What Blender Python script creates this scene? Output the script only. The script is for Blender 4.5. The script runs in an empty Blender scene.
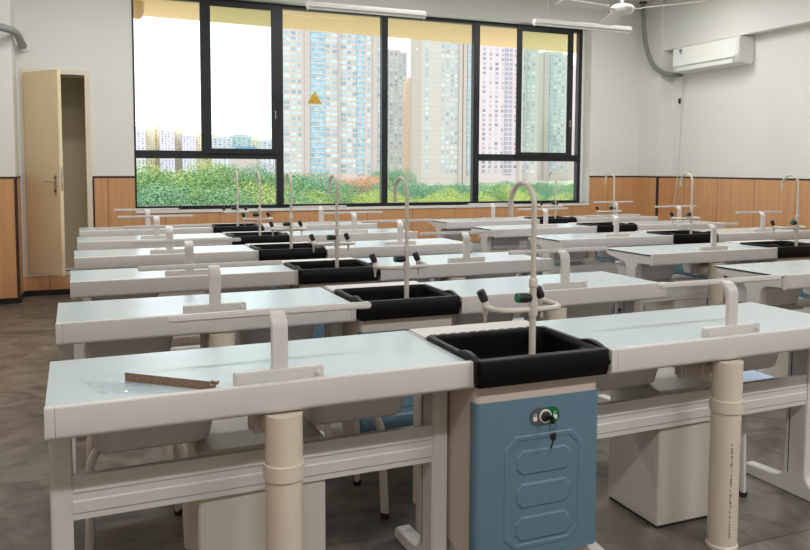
import bpy, bmesh, math, random
from mathutils import Vector, Matrix
random.seed(7)
sc = bpy.context.scene
col = sc.collection
PI = math.pi

# ------------------------------------------------------------------ camera
CX, CY, CZ = 0.123, -2.073, 1.389
YAW, PITCH, ROLL, F, PPX, PPY = 0.3865, 0.069, 0.0043, 768.6, 405.0, 220.0
fw = Vector((math.sin(YAW)*math.cos(PITCH), math.cos(YAW)*math.cos(PITCH), -math.sin(PITCH)))
rt = Vector((math.cos(YAW), -math.sin(YAW), 0))
up = rt.cross(fw)
r2 = rt*math.cos(ROLL) + up*math.sin(ROLL)
u2 = -rt*math.sin(ROLL) + up*math.cos(ROLL)
cam = bpy.data.objects.new('camera', bpy.data.cameras.new('camera'))
col.objects.link(cam)
M = Matrix.Identity(4)
for i in range(3):
    M[i][0], M[i][1], M[i][2] = r2[i], u2[i], -fw[i]
M.translation = (CX, CY, CZ)
cam.matrix_world = M
cam.data.sensor_fit = 'HORIZONTAL'
cam.data.sensor_width = 36
cam.data.lens = F/810*36
cam.data.shift_y = (PPY-275)/810
cam.data.clip_start, cam.data.clip_end = 0.05, 6000
sc.camera = cam

def at(px, py, Y):
    """point of the place seen at a pixel, at distance Y"""
    d = fw + r2*((px-PPX)/F) - u2*((py-PPY)/F)
    return Vector((CX, CY, CZ)) + d*((Y-CY)/d.y)

# ------------------------------------------------------------------ materials
def srgb(r, g, b):
    f = lambda c: (c/255/12.92) if c/255 <= .04045 else ((c/255+.055)/1.055)**2.4
    return (f(r), f(g), f(b), 1)

def mat(name, rgb, rough=.5, metal=0.0, noise=None, bump=None, spec=.5, coat=0):
    m = bpy.data.materials.new(name); m.use_nodes = True
    nt = m.node_tree; b = nt.nodes['Principled BSDF']
    c = srgb(*rgb)
    b.inputs['Base Color'].default_value = c
    b.inputs['Roughness'].default_value = rough
    b.inputs['Metallic'].default_value = metal
    b.inputs['Specular IOR Level'].default_value = spec
    b.inputs['Coat Weight'].default_value = coat
    tc = nt.nodes.new('ShaderNodeTexCoord')
    if noise:
        sc_, amt = noise
        n = nt.nodes.new('ShaderNodeTexNoise'); n.inputs['Scale'].default_value = sc_; n.inputs['Detail'].default_value = 4
        nt.links.new(tc.outputs['Object'], n.inputs['Vector'])
        r = nt.nodes.new('ShaderNodeValToRGB')
        r.color_ramp.elements[0].position = .3; r.color_ramp.elements[1].position = .7
        r.color_ramp.elements[0].color = tuple(x*(1-amt) for x in c[:3])+(1,)
        r.color_ramp.elements[1].color = tuple(min(1, x*(1+amt)) for x in c[:3])+(1,)
        nt.links.new(n.outputs['Fac'], r.inputs['Fac']); nt.links.new(r.outputs['Color'], b.inputs['Base Color'])
    if bump:
        sc_, st = bump
        n = nt.nodes.new('ShaderNodeTexNoise'); n.inputs['Scale'].default_value = sc_
        nt.links.new(tc.outputs['Object'], n.inputs['Vector'])
        bp = nt.nodes.new('ShaderNodeBump'); bp.inputs['Strength'].default_value = st; bp.inputs['Distance'].default_value = .002
        nt.links.new(n.outputs['Fac'], bp.inputs['Height']); nt.links.new(bp.outputs['Normal'], b.inputs['Normal'])
    return m

def emis(name, rgb, s):
    m = mat(name, rgb)
    b = m.node_tree.nodes['Principled BSDF']
    b.inputs['Emission Color'].default_value = srgb(*rgb); b.inputs['Emission Strength'].default_value = s
    return m

def glass(name, tint, refl=.08):
    m = bpy.data.materials.new(name); m.use_nodes = True
    nt = m.node_tree; nt.nodes.clear()
    o = nt.nodes.new('ShaderNodeOutputMaterial'); mx = nt.nodes.new('ShaderNodeMixShader')
    t = nt.nodes.new('ShaderNodeBsdfTransparent'); g = nt.nodes.new('ShaderNodeBsdfGlossy')
    lw = nt.nodes.new('ShaderNodeLayerWeight'); lw.inputs['Blend'].default_value = .15
    mul = nt.nodes.new('ShaderNodeMath'); mul.operation = 'MULTIPLY'; mul.inputs[1].default_value = refl/.08*.35
    t.inputs['Color'].default_value = tint; g.inputs['Roughness'].default_value = .02
    nt.links.new(lw.outputs['Fresnel'], mul.inputs[0]); nt.links.new(mul.outputs[0], mx.inputs['Fac'])
    nt.links.new(t.outputs[0], mx.inputs[1]); nt.links.new(g.outputs[0], mx.inputs[2]); nt.links.new(mx.outputs[0], o.inputs['Surface'])
    return m

def wood_panel(name, c1, c2, pitch):
    m = bpy.data.materials.new(name); m.use_nodes = True
    nt = m.node_tree; b = nt.nodes['Principled BSDF']; b.inputs['Roughness'].default_value = .42
    tc = nt.nodes.new('ShaderNodeTexCoord'); sx = nt.nodes.new('ShaderNodeSeparateXYZ')
    nt.links.new(tc.outputs['Object'], sx.inputs[0])
    ad = nt.nodes.new('ShaderNodeMath'); ad.operation = 'ADD'
    nt.links.new(sx.outputs['X'], ad.inputs[0]); nt.links.new(sx.outputs['Y'], ad.inputs[1])
    mp = nt.nodes.new('ShaderNodeMapping'); mp.inputs['Scale'].default_value = (38, 38, 1.2)
    nt.links.new(tc.outputs['Object'], mp.inputs['Vector'])
    n = nt.nodes.new('ShaderNodeTexNoise'); n.inputs['Scale'].default_value = 1.0; n.inputs['Detail'].default_value = 5
    nt.links.new(mp.outputs[0], n.inputs['Vector'])
    r = nt.nodes.new('ShaderNodeValToRGB'); r.color_ramp.elements[0].position = .3; r.color_ramp.elements[1].position = .7
    r.color_ramp.elements[0].color = srgb(*c1); r.color_ramp.elements[1].color = srgb(*c2)
    nt.links.new(n.outputs['Fac'], r.inputs['Fac'])
    # panel joints
    fr = nt.nodes.new('ShaderNodeMath'); fr.operation = 'PINGPONG'; fr.inputs[1].default_value = pitch/2
    nt.links.new(ad.outputs[0], fr.inputs[0])
    lt = nt.nodes.new('ShaderNodeMath'); lt.operation = 'LESS_THAN'; lt.inputs[1].default_value = .004
    nt.links.new(fr.outputs[0], lt.inputs[0])
    mx = nt.nodes.new('ShaderNodeMix'); mx.data_type = 'RGBA'
    mx.inputs[7].default_value = srgb(c1[0]*.72, c1[1]*.7, c1[2]*.68)
    nt.links.new(lt.outputs[0], mx.inputs[0]); nt.links.new(r.outputs['Color'], mx.inputs[6]); nt.links.new(mx.outputs[2], b.inputs['Base Color'])
    return m

def floor_mat():
    m = bpy.data.materials.new('slate_tiles'); m.use_nodes = True
    nt = m.node_tree; b = nt.nodes['Principled BSDF']
    tc = nt.nodes.new('ShaderNodeTexCoord')
    br = nt.nodes.new('ShaderNodeTexBrick'); br.offset = 0; br.inputs['Scale'].default_value = 1
    br.inputs['Brick Width'].default_value = .8; br.inputs['Row Height'].default_value = .8
    br.inputs['Mortar Size'].default_value = .0035; br.inputs['Mortar Smooth'].default_value = .1
    br.inputs['Color1'].default_value = (.8, .8, .8, 1); br.inputs['Color2'].default_value = (1.15, 1.13, 1.1, 1); br.inputs['Mortar'].default_value = (.3, .3, .3, 1)
    nt.links.new(tc.outputs['Object'], br.inputs['Vector'])
    n = nt.nodes.new('ShaderNodeTexNoise'); n.inputs['Scale'].default_value = 2.6; n.inputs['Detail'].default_value = 7; n.inputs['Distortion'].default_value = 3.2
    nt.links.new(tc.outputs['Object'], n.inputs['Vector'])
    r = nt.nodes.new('ShaderNodeValToRGB'); e = r.color_ramp.elements
    e[0].position = .28; e[0].color = srgb(76, 70, 66); e[1].position = .75; e[1].color = srgb(136, 126, 115)
    nt.links.new(n.outputs['Fac'], r.inputs['Fac'])
    mx = nt.nodes.new('ShaderNodeMix'); mx.data_type = 'RGBA'; mx.blend_type = 'MULTIPLY'; mx.inputs[0].default_value = 1
    nt.links.new(r.outputs['Color'], mx.inputs[6]); nt.links.new(br.outputs['Color'], mx.inputs[7]); nt.links.new(mx.outputs[2], b.inputs['Base Color'])
    rr = nt.nodes.new('ShaderNodeMapRange'); rr.inputs['To Min'].default_value = .22; rr.inputs['To Max'].default_value = .42
    nt.links.new(n.outputs['Fac'], rr.inputs['Value']); nt.links.new(rr.outputs[0], b.inputs['Roughness'])
    bp = nt.nodes.new('ShaderNodeBump'); bp.inputs['Strength'].default_value = .25; bp.inputs['Distance'].default_value = .01
    nt.links.new(n.outputs['Fac'], bp.inputs['Height']); nt.links.new(bp.outputs['Normal'], b.inputs['Normal'])
    return m

def leaf_mat(name, c1, c2):
    m = bpy.data.materials.new(name); m.use_nodes = True
    nt = m.node_tree; b = nt.nodes['Principled BSDF']; b.inputs['Roughness'].default_value = .6
    b.inputs['Specular IOR Level'].default_value = .25
    g = nt.nodes.new('ShaderNodeNewGeometry'); r = nt.nodes.new('ShaderNodeValToRGB')
    r.color_ramp.elements[0].color = srgb(*c1); r.color_ramp.elements[1].color = srgb(*c2)
    nt.links.new(g.outputs['Random Per Island'], r.inputs['Fac']); nt.links.new(r.outputs['Color'], b.inputs['Base Color'])
    return m

def facade_mat(name, wall, line, floor_h):
    """rendered tower wall with a faint line at every storey"""
    m = bpy.data.materials.new(name); m.use_nodes = True
    nt = m.node_tree; b = nt.nodes['Principled BSDF']; b.inputs['Roughness'].default_value = .8
    tc = nt.nodes.new('ShaderNodeTexCoord'); sx = nt.nodes.new('ShaderNodeSeparateXYZ'); nt.links.new(tc.outputs['Object'], sx.inputs[0])
    pp = nt.nodes.new('ShaderNodeMath'); pp.operation = 'PINGPONG'; pp.inputs[1].default_value = floor_h/2
    nt.links.new(sx.outputs['Z'], pp.inputs[0])
    lt = nt.nodes.new('ShaderNodeMath'); lt.operation = 'LESS_THAN'; lt.inputs[1].default_value = floor_h*.09
    nt.links.new(pp.outputs[0], lt.inputs[0])
    mx = nt.nodes.new('ShaderNodeMix'); mx.data_type = 'RGBA'; mx.inputs[6].default_value = srgb(*wall); mx.inputs[7].default_value = srgb(*line)
    nt.links.new(lt.outputs[0], mx.inputs[0]); nt.links.new(mx.outputs[2], b.inputs['Base Color'])
    return m

MT = dict(
    plaster=mat('white_plaster', (226, 225, 220), .75, bump=(60, .12)),
    ceiling=mat('ceiling_paint', (235, 234, 230), .8),
    metal=mat('white_powder_coat', (214, 211, 208), .38, noise=(3, .02), spec=.45),
    top=mat('worktop_laminate', (206, 223, 228), .16, bump=(900, .1), spec=.6),
    core=mat('dark_core', (38, 38, 40), .5),
    tray=mat('grey_plastic', (222, 220, 221), .5),
    pvc=mat('cream_pvc', (222, 210, 194), .35, noise=(4, .03)),
    black=mat('black_polypropylene', (5, 5, 6), .42, spec=.2),
    rubber=mat('black_rubber', (24, 24, 26), .5),
    green=mat('green_cap', (20, 110, 80), .45),
    tap=mat('tap_grey_epoxy', (205, 198, 188), .3),
    beige=mat('beige_plastic', (205, 193, 181), .45),
    blue=mat('blue_plastic', (98, 130, 149), .45, bump=(500, .05)),
    lockgrey=mat('lock_grey', (88, 88, 88), .5),
    lockgreen=mat('lock_green', (0, 105, 60), .5),
    icon=mat('lock_icon_white', (225, 230, 222), .6),
    chrome=mat('chrome', (215, 215, 215), .18, 1),
    box=mat('box_board', (205, 200, 190), .3),
    seat=mat('pale_blue_seat', (176, 198, 226), .45),
    frame=mat('black_aluminium', (26, 29, 33), .4),
    wood=wood_panel('orange_wood_laminate', (196, 144, 98), (210, 161, 114), .6),
    darktrim=mat('dark_brown_trim', (58, 38, 32), .5),
    skirt=mat('black_skirting', (22, 22, 24), .35),
    door=mat('cream_door_paint', (232, 214, 178), .42),
    doorframe=mat('cream_frame_paint', (224, 214, 194), .45),
    recess=mat('grey_shaft_wall', (214, 204, 180), .8),
    floor=floor_mat(),
    ac=mat('white_abs', (238, 238, 234), .12, coat=.4),
    acside=mat('white_abs_matt', (228, 228, 224), .4),
    hose=mat('grey_hose', (142, 144, 142), .5),
    cord=mat('white_cord', (214, 212, 204), .5),
    label=mat('label_blue', (60, 90, 120), .4),
    fan=mat('fan_white', (232, 230, 226), .3),
    tube=mat('lamp_tube_off', (240, 240, 236), .25),
    chip=mat('particle_board', (138, 114, 96), .9, noise=(160, .45), bump=(300, .5)),
    soffit=mat('cream_render', (230, 200, 150), .8),
    ground=mat('lawn', (186, 188, 160), .9, noise=(.08, .3)),
    pane=glass('clear_pane', (.95, .965, .955, 1), .05),
    sash=glass('green_pane', (.93, .965, .945, 1), .07),
    film=glass('clear_film', (.98, .985, .99, 1), .14),
    sticker=mat('yellow_sticker', (222, 178, 60), .5),
    trunk=mat('bark', (92, 76, 60), .9),
    bluewin=mat('blue_window', (152, 186, 204), .2),
    darkwin=mat('grey_window', (130, 142, 156), .25),
    print=mat('pipe_print', (92, 74, 66), .6),
)

def window_mat(name, a, b_, obj):
    m = mat(name, a, .25); nt = m.node_tree; r = nt.nodes.new('ShaderNodeValToRGB')
    r.color_ramp.elements[0].color = srgb(*a); r.color_ramp.elements[1].color = srgb(*b_)
    if obj: src = nt.nodes.new('ShaderNodeObjectInfo').outputs['Random']
    else: src = nt.nodes.new('ShaderNodeNewGeometry').outputs['Random Per Island']
    nt.links.new(src, r.inputs['Fac']); nt.links.new(r.outputs['Color'], nt.nodes['Principled BSDF'].inputs['Base Color'])
    return m
for n_, a_, b_ in (('bluewin', (128, 156, 178), (198, 216, 226)), ('darkwin', (124, 130, 148), (186, 190, 204))):
    MT[n_] = window_mat(n_, a_, b_, True); MT[n_+'_rows'] = window_mat(n_+'_rows', a_, b_, False)
MT['pierm'] = mat('pier_render', (184, 174, 172), .8)
MT['glassbay'] = mat('blue_glass_bay', (146, 180, 202), .25, noise=(.35, .3))

# ------------------------------------------------------------------ mesh builder
class MB:
    def __init__(self): self.bm = bmesh.new(); self.mi = 0
    def _add(self, t):
        for f in t.faces: f.material_index = self.mi
        me = bpy.data.meshes.new('t'); t.to_mesh(me); t.free(); self.bm.from_mesh(me); bpy.data.meshes.remove(me)
        return self
    def box(self, a, b, bev=0, seg=2, M=None):
        t = bmesh.new(); bmesh.ops.create_cube(t, size=1)
        for v in t.verts:
            v.co = Vector([(a[i]+b[i])/2 + v.co[i]*(b[i]-a[i]) for i in range(3)])
        if bev: bmesh.ops.bevel(t, geom=t.edges[:], offset=bev, segments=seg, affect='EDGES', clamp_overlap=True)
        if M: t.transform(M)
        return self._add(t)
    def prism(self, poly, axis, a, b, bev=0, seg=2, M=None):
        """poly in the two remaining axes (in order), extruded along axis from a to b"""
        t = bmesh.new()
        def P(p, c):
            q = list(p); q.insert(axis, c); return q
        lo = [t.verts.new(P(p, a)) for p in poly]; hi = [t.verts.new(P(p, b)) for p in poly]
        n = len(poly)
        t.faces.new(lo[::-1]); t.faces.new(hi)
        for i in range(n): t.faces.new((lo[i], lo[(i+1) % n], hi[(i+1) % n], hi[i]))
        bmesh.ops.recalc_face_normals(t, faces=t.faces[:])
        if bev:
            ed = [e for e in t.edges if all(len(f.verts) == 4 or True for f in e.link_faces) and any(len(f.verts) == n for f in e.link_faces)]
            bmesh.ops.bevel(t, geom=ed, offset=bev, segments=seg, affect='EDGES', clamp_overlap=True)
        if M: t.transform(M)
        return self._add(t)
    def rings(self, rs, cap0=True, cap1=True):
        t = bmesh.new(); vs = [[t.verts.new(p) for p in r] for r in rs]
        n = len(rs[0])
        for a, b in zip(vs, vs[1:]):
            for i in range(n): t.faces.new((a[i], a[(i+1) % n], b[(i+1) % n], b[i]))
        if cap0: t.faces.new(vs[0][::-1])
        if cap1: t.faces.new(vs[-1])
        bmesh.ops.recalc_face_normals(t, faces=t.faces[:])
        return self._add(t)
    def tube(self, path, r, seg=12, caps=True, flat=1.0):
        pts = [Vector(p) for p in path]; rs = []
        tan0 = (pts[1]-pts[0]).normalized()
        ref = Vector((0, 0, 1)) if abs(tan0.z) < .9 else Vector((1, 0, 0))
        nrm = (ref - tan0*ref.dot(tan0)).normalized()
        for i, p in enumerate(pts):
            tn = (pts[min(i+1, len(pts)-1)] - pts[max(i-1, 0)]).normalized()
            nrm = (nrm - tn*nrm.dot(tn)).normalized(); bn = tn.cross(nrm)
            rr = r(i) if callable(r) else r
            rs.append([p + (nrm*math.cos(2*PI*k/seg) + bn*math.sin(2*PI*k/seg)*flat)*rr for k in range(seg)])
        return self.rings(rs, caps, caps)
    def lathe(self, prof, c=(0, 0, 0), axis=(0, 0, 1), seg=20):
        ax = Vector(axis).normalized(); ref = Vector((1, 0, 0)) if abs(ax.x) < .9 else Vector((0, 1, 0))
        u = (ref-ax*ref.dot(ax)).normalized(); v = ax.cross(u); c = Vector(c)
        return self.rings([[c+ax*z+(u*math.cos(2*PI*k/seg)+v*math.sin(2*PI*k/seg))*max(r, .0004) for k in range(seg)] for r, z in prof])
    def build(self, name, mats, parent=None, smooth=40):
        me = bpy.data.meshes.new(name); self.bm.to_mesh(me); self.bm.free()
        for m in (mats if isinstance(mats, (list, tuple)) else [mats]): me.materials.append(MT[m] if isinstance(m, str) else m)
        if smooth:
            me.shade_smooth(); me.set_sharp_from_angle(angle=math.radians(smooth))
        o = bpy.data.objects.new(name, me); col.objects.link(o)
        if parent: o.parent = parent
        return o

def tag(o, label=None, cat=None, group=None, kind=None):
    if label: o['label'] = label
    if cat: o['category'] = cat
    if group: o['group'] = group
    if kind: o['kind'] = kind
    return o
def empty(name, loc=(0, 0, 0), rz=0):
    o = bpy.data.objects.new(name, None); col.objects.link(o); o.location = loc; o.rotation_euler = (0, 0, rz); o.empty_display_size = .1
    return o
def copy_tree(o, parent=None):
    c = o.copy(); col.objects.link(c)
    if parent: c.parent = parent
    for ch in list(o.children): copy_tree(ch, c)
    return c
def drop(o):
    for ch in list(o.children): drop(ch)
    bpy.data.objects.remove(o)
def arc(c, r, a0, a1, n, plane='yz', x=0):
    out = []
    for i in range(n+1):
        a = a0+(a1-a0)*i/n; p, q = c[0]+r*math.cos(a), c[1]+r*math.sin(a)
        out.append({'yz': (x, p, q), 'xz': (p, x, q), 'xy': (p, q, x)}[plane])
    return out
def rrect(x0, y0, x1, y1, r, z, n=5):
    out = []
    for cx_, cy_, a in ((x1-r, y1-r, 0), (x0+r, y1-r, PI/2), (x0+r, y0+r, PI), (x1-r, y0+r, 1.5*PI)):
        for i in range(n+1):
            t = a+PI/2*i/n; out.append((cx_+r*math.cos(t), cy_+r*math.sin(t), z))
    return out

# ------------------------------------------------------------------ setting
YW, YF = 6.93, 7.10          # wall face, window frame face
XL, XR, YB, ZC = -1.6, 7.61, -6.5, 3.85
S = lambda o: tag(o, kind='structure')
WX0, WX1, FX1 = 0.56, 6.565, 6.53       # window opening
WZ0, WZ1 = 0.895, 3.315
S(MB().box((XL-.2, YB, -.2), (XR+.2, YW+.25, 0)).build('floor', 'floor'))
S(MB().box((XL-.2, YB, ZC), (XR+.2, YW+.25, ZC+.25)).build('ceiling', 'ceiling'))
DX0, DX1, DZ0, DZ1 = -.525, .10, .25, 2.35
b = MB()
b.box((XL-.2, YW, 0), (DX0, YW+.25, ZC)); b.box((DX0, YW, 0), (DX1, YW+.25, DZ0)); b.box((DX0, YW, DZ1), (DX1, YW+.25, ZC))
b.box((DX1, YW, 0), (WX0, YW+.25, ZC)); b.box((WX0, YW, 0), (WX1, YW+.25, WZ0)); b.box((WX0, YW, WZ1), (WX1, YW+.25, ZC)); b.box((WX1, YW, 0), (XR+.2, YW+.25, ZC))
S(b.build('wall_back', 'plaster'))
S(MB().box((XR, YB, 0), (XR+.2, YW, ZC)).build('wall_right', 'plaster'))
S(MB().box((XL-.2, YB, 0), (XL, YW, ZC)).build('wall_left', 'plaster'))
S(MB().box((XL-.2, YB-.2, 0), (XR+.2, YB, ZC)).build('wall_rear', 'plaster'))
# shaft behind the small door
b = MB(); x0, x1, y0, y1 = DX0-.05, DX1+.05, YW+.25, YW+.9
b.box((x0, y1, 0), (x1, y1+.05, 2.6)); b.box((x0-.05, y0, 0), (x0, y1, 2.6)); b.box((x1, y0, 0), (x1+.05, y1, 2.6)); b.box((x0, y0, 2.55), (x1, y1, 2.6)); b.box((x0, y0, 0), (x1, y1, .22))
S(b.build('wall_shaft', 'recess'))
# columns and beam
CXR, CYR = 7.394, 6.5
S(MB().box((CXR, CYR, 0), (XR, YW, ZC)).build('column_right', 'plaster'))
CXL = -.585
S(MB().box((XL, CYR, 0), (CXL, YW, ZC)).build('column_left', 'plaster'))
S(MB().box((7.45, YB, 3.0), (XR, CYR, ZC)).build('beam_right', 'plaster'))
# wainscot panels with dark caps
WH = 1.255
def wains(n, a, b_, cap):
    S(MB().box(a, b_).build('wainscot_%s' % n, 'wood'))
    if cap:
        S(MB().box(cap[0], cap[1], .003).build('trim_%s' % n, 'darktrim'))
t = .012
wains('back_left', (DX1+.045, YW-t, .06), (WX0-.0, YW, WH), ((DX1+.028, YW-t-.006, WH), (WX0, YW, WH+.02)))
S(MB().box((DX1+.028, YW-t-.006, .06), (DX1+.045, YW, WH)).build('trim_door_side', 'darktrim'))
wains('under_window', (WX0, YW-t, .06), (WX1, YW, WZ0-.035), None)
wains('back_right', (WX1, YW-t, .06), (CXR, YW, WH), ((WX1, YW-t-.006, WH), (CXR, YW, WH+.02)))
wains('under_door', (CXL, YW-t, .06), (DX1+.028, YW, DZ0-.04), None)
wains('column_right_side', (CXR-t, CYR, .06), (CXR, YW-t, WH), ((CXR-t-.006, CYR-t, WH), (CXR, YW, WH+.02)))
wains('column_right_front', (CXR+.006, CYR-t, .06), (XR-t, CYR, WH), ((CXR-t, CYR-t-.006, WH), (XR, CYR, WH+.02)))
S(MB().box((CXR-t-.003, CYR-t-.003, .06), (CXR+.012, CYR+.012, WH)).build('trim_corner_right', 'darktrim'))
wains('right', (XR-t, YB, .06), (XR, CYR-t, WH), ((XR-t-.006, YB, WH), (XR, CYR-t, WH+.02)))
wains('column_left_front', (XL+t, CYR-t, .06), (CXL-.012, CYR, WH), ((XL, CYR-t-.006, WH), (CXL+.004, CYR, WH+.02)))
wains('column_left_side', (CXL, CYR+.012, .06), (CXL+t, YW-t, WH), ((CXL, CYR, WH), (CXL+t+.006, YW-t, WH+.02)))
S(MB().box((CXL-.012, CYR-t-.003, .06), (CXL+t+.003, CYR+.012, WH)).build('trim_corner_left', 'darktrim'))
wains('left', (XL, YB, .06), (XL+t, CYR-t, WH), ((XL, YB, WH), (XL+t+.006, CYR-t, WH+.02)))
b = MB()
b.box((CXL+t, YW-.016, 0), (CXR-t, YW, .06), .002)
S(b.build('baseboard_back', 'skirt'))
S(MB().box((XL, CYR-.016, 0), (CXL+.016, CYR, .06), .002).box((CXL, CYR, 0), (CXL+.016, YW-.016, .06), .002).build('baseboard_left', 'skirt'))
S(MB().box((CXR-.016, CYR-.016, 0), (XR, CYR, .06), .002).box((XR-.016, YB, 0), (XR, CYR-.016, .06), .002).box((CXR-.016, CYR, 0), (CXR, YW-.016, .06), .002).build('baseboard_right', 'skirt'))
# small door
b = MB(); fwid = .055
b.box((DX0-fwid+.03, YW-.02, DZ0-.04), (DX0+.03, YW+.1, DZ1+.05), .004); b.box((DX1-.03, YW-.02, DZ0-.04), (DX1-.03+fwid, YW+.1, DZ1+.05), .004)
b.box((DX0+.03, YW-.02, DZ1), (DX1-.03, YW+.1, DZ1+.05), .004); b.box((DX0+.03, YW-.02, DZ0-.04), (DX1-.03, YW+.1, DZ0), .004)
S(b.build('trim_door_frame', 'doorframe'))
door = empty('door_1', (DX0+.035, YW-.025, DZ0), -math.radians(52)); tag(door, kind='structure')
LW, LH = .56, 2.10
MB().box((0, -.04, .008), (LW, 0, LH), .004).build('leaf', 'door', door)
for hz in (.35, 1.15, 1.85): MB().lathe([(.012, 0), (.012, .1)], (-.008, -.012, hz), seg=10).build('hinge', 'chrome', door)
def lever(sy, y):
    m = MB().prism([(LW-.085, .84), (LW-.045, .84), (LW-.045, 1.04), (LW-.085, 1.04)], 1, y, y+sy*.008, .003)
    m.tube([(LW-.065, y, .98), (LW-.065, y+sy*.05, .98), (LW-.08, y+sy*.058, .98), (LW-.19, y+sy*.058, .975)], .009, 8)
    h = m.build('handle', 'chrome', door)
    MB().lathe([(.012, 0), (.012, .006)], (LW-.065, y+sy*.008, .88), (0, sy, 0), 12).build('keyhole', 'darktrim', h)
lever(-1, -.04); lever(1, 0)
MB().box((LW, -.03, .88), (LW+.003, -.01, 1.12)).build('lock_plate', 'chrome', door)

# ---- window
win = empty('window_1', (0, YF, 0)); tag(win, kind='structure')
fy0, fy1 = 0, .08
def wb(name, x0, z0, x1, z1, y0=fy0, y1=fy1, m='frame', p=win, bev=.004):
    return MB().box((x0, y0, z0), (x1, y1, z1), bev).build(name, m, p)
b = MB(); b.box((WX0, 0, WZ0), (WX0+.03, .08, WZ1), .003); b.box((FX1-.05, 0, WZ0), (FX1, .08, WZ1), .003)
b.box((WX0+.03, 0, WZ0), (FX1-.05, .08, WZ0+.035), .003); b.box((WX0+.03, 0, WZ1-.05), (FX1-.05, .08, WZ1), .003)
b.build('outer_frame', 'frame', win)
m2 = (2.183, 2.272); m3 = (3.535, 3.616); m4 = (4.831, 4.92)
for m in (m2, m3, m4): wb('mullion', m[0], WZ0+.035, m[1], WZ1-.05)
wb('transom', WX0+.03, 1.475, m2[0], 1.565); wb('transom', m4[1], 1.475, FX1-.05, 1.565)
def pane(x0, z0, x1, z1, y, m='pane', p=win):
    return MB().box((x0, y, z0), (x1, y+.006, z1)).build('pane', m, p, 0)
pane(WX0+.03, WZ0+.035, m2[0], 1.475, .04); pane(m4[1], WZ0+.035, FX1-.05, 1.475, .04)
p2 = pane(m2[1], WZ0+.035, m3[0], WZ1-.05, .04); pane(m3[1], WZ0+.035, m4[0], WZ1-.05, .04)
pane(1.37, 1.565, m2[0], WZ1-.05, .06, 'sash'); pane(5.51, 1.565, 6.30, WZ1-.05, .06, 'sash')
for a, c_, w_ in ((1.303, 2.21, .117), (5.471, 6.364, .076)):
    s_ = MB(); z0, z1 = 1.535, WZ1-.03
    s_.box((a, -.03, z0), (a+w_, .0, z1), .004); s_.box((c_-.085, -.03, z0), (c_, .0, z1), .004)
    s_.box((a+w_, -.03, z0), (c_-.085, .0, z0+.06), .004); s_.box((a+w_, -.03, z1-.06), (c_-.085, .0, z1), .004)
    so = s_.build('sash', 'frame', win)
    MB().box((a+w_, -.018, z0+.06), (c_-.085, -.012, z1-.06)).build('pane', 'sash', so, 0)
    MB().box((c_-.05, -.042, 1.95), (c_-.035, -.03, 2.05), .004).build('latch', 'chrome', so)
S(MB().box((FX1, YF-.005, WZ0), (WX1, YW+.25, WZ1)).build('wall_jamb', 'plaster'))
S(MB().box((WX0, YW-.025, WZ0-.035), (WX1, YF, WZ0), .004).build('trim_sill', 'plaster'))
# yellow triangle sticker on the second pane from the left
c = at(314.6, 99.6, YF+.037); r_ = .105
b = MB(); b.prism([(c.x+r_*math.cos(a)*1.02, c.z+r_*math.sin(a)*.98) for a in (PI/2, PI/2+2*PI/3, PI/2+4*PI/3)], 1, YF+.0375, YF+.0395, .0005, 1)
st = tag(b.build('warning_sticker', 'sticker'), 'yellow triangular warning sticker on the window glass', 'sticker')

# soffit of the eave outside
S(MB().prism([(-3, YW+.25), (12, YW+.25), (12, 9.42), (-3, 8.38)], 2, 3.335, 3.6).build('ceiling_eave', 'soffit'))
# dome fitting outside the top left of the window
d = empty('dome_camera', at(137.0, 12, 7.55)); dz_ = d.location.z; r_ = .07
MB().lathe([(.03, .12), (.085, .12), (.085, .06), (.078, .05), (.078, .0)], (0, 0, 0), seg=24).build('housing', 'soffit', d)
MB().lathe([(.002, -.085), (.03, -.08), (.055, -.06), (.07, -.03), (.074, 0)], (0, 0, 0), seg=24).build('dome', 'soffit', d)
MB().box((-.12, -.02, .02), (-.02, .02, .10), .004).build('bracket', 'soffit', d)
MB().lathe([(.012, .12), (.012, 3.335-dz_)], seg=12).build('stem', 'soffit', d)
tag(d, 'cream ribbed dome fitting outside the top left corner of the window', 'camera')

# ------------------------------------------------------------------ lab bench
def fillet(poly, rad, n=4):
    out = []; N = len(poly)
    for i, p in enumerate(poly):
        r = rad[i] if isinstance(rad, (list, tuple)) else rad
        P = Vector(p); A = Vector(poly[i-1]); B = Vector(poly[(i+1) % N])
        if r <= 0: out.append(p); continue
        da, db = (A-P).normalized(), (B-P).normalized()
        ang = da.angle(db); d_ = min(r/math.tan(ang/2), (A-P).length*.49, (B-P).length*.49); r = d_*math.tan(ang/2)
        p0, p1 = P+da*d_, P+db*d_; C = P+(da+db).normalized()*(r/math.sin(ang/2))
        v0, v1 = p0-C, p1-C; a0 = math.atan2(v0.y, v0.x); a1 = math.atan2(v1.y, v1.x)
        dd = (a1-a0+PI) % (2*PI)-PI
        for k in range(n+1):
            a = a0+dd*k/n; out.append((C.x+r*math.cos(a), C.y+r*math.sin(a)))
    return out

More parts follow.
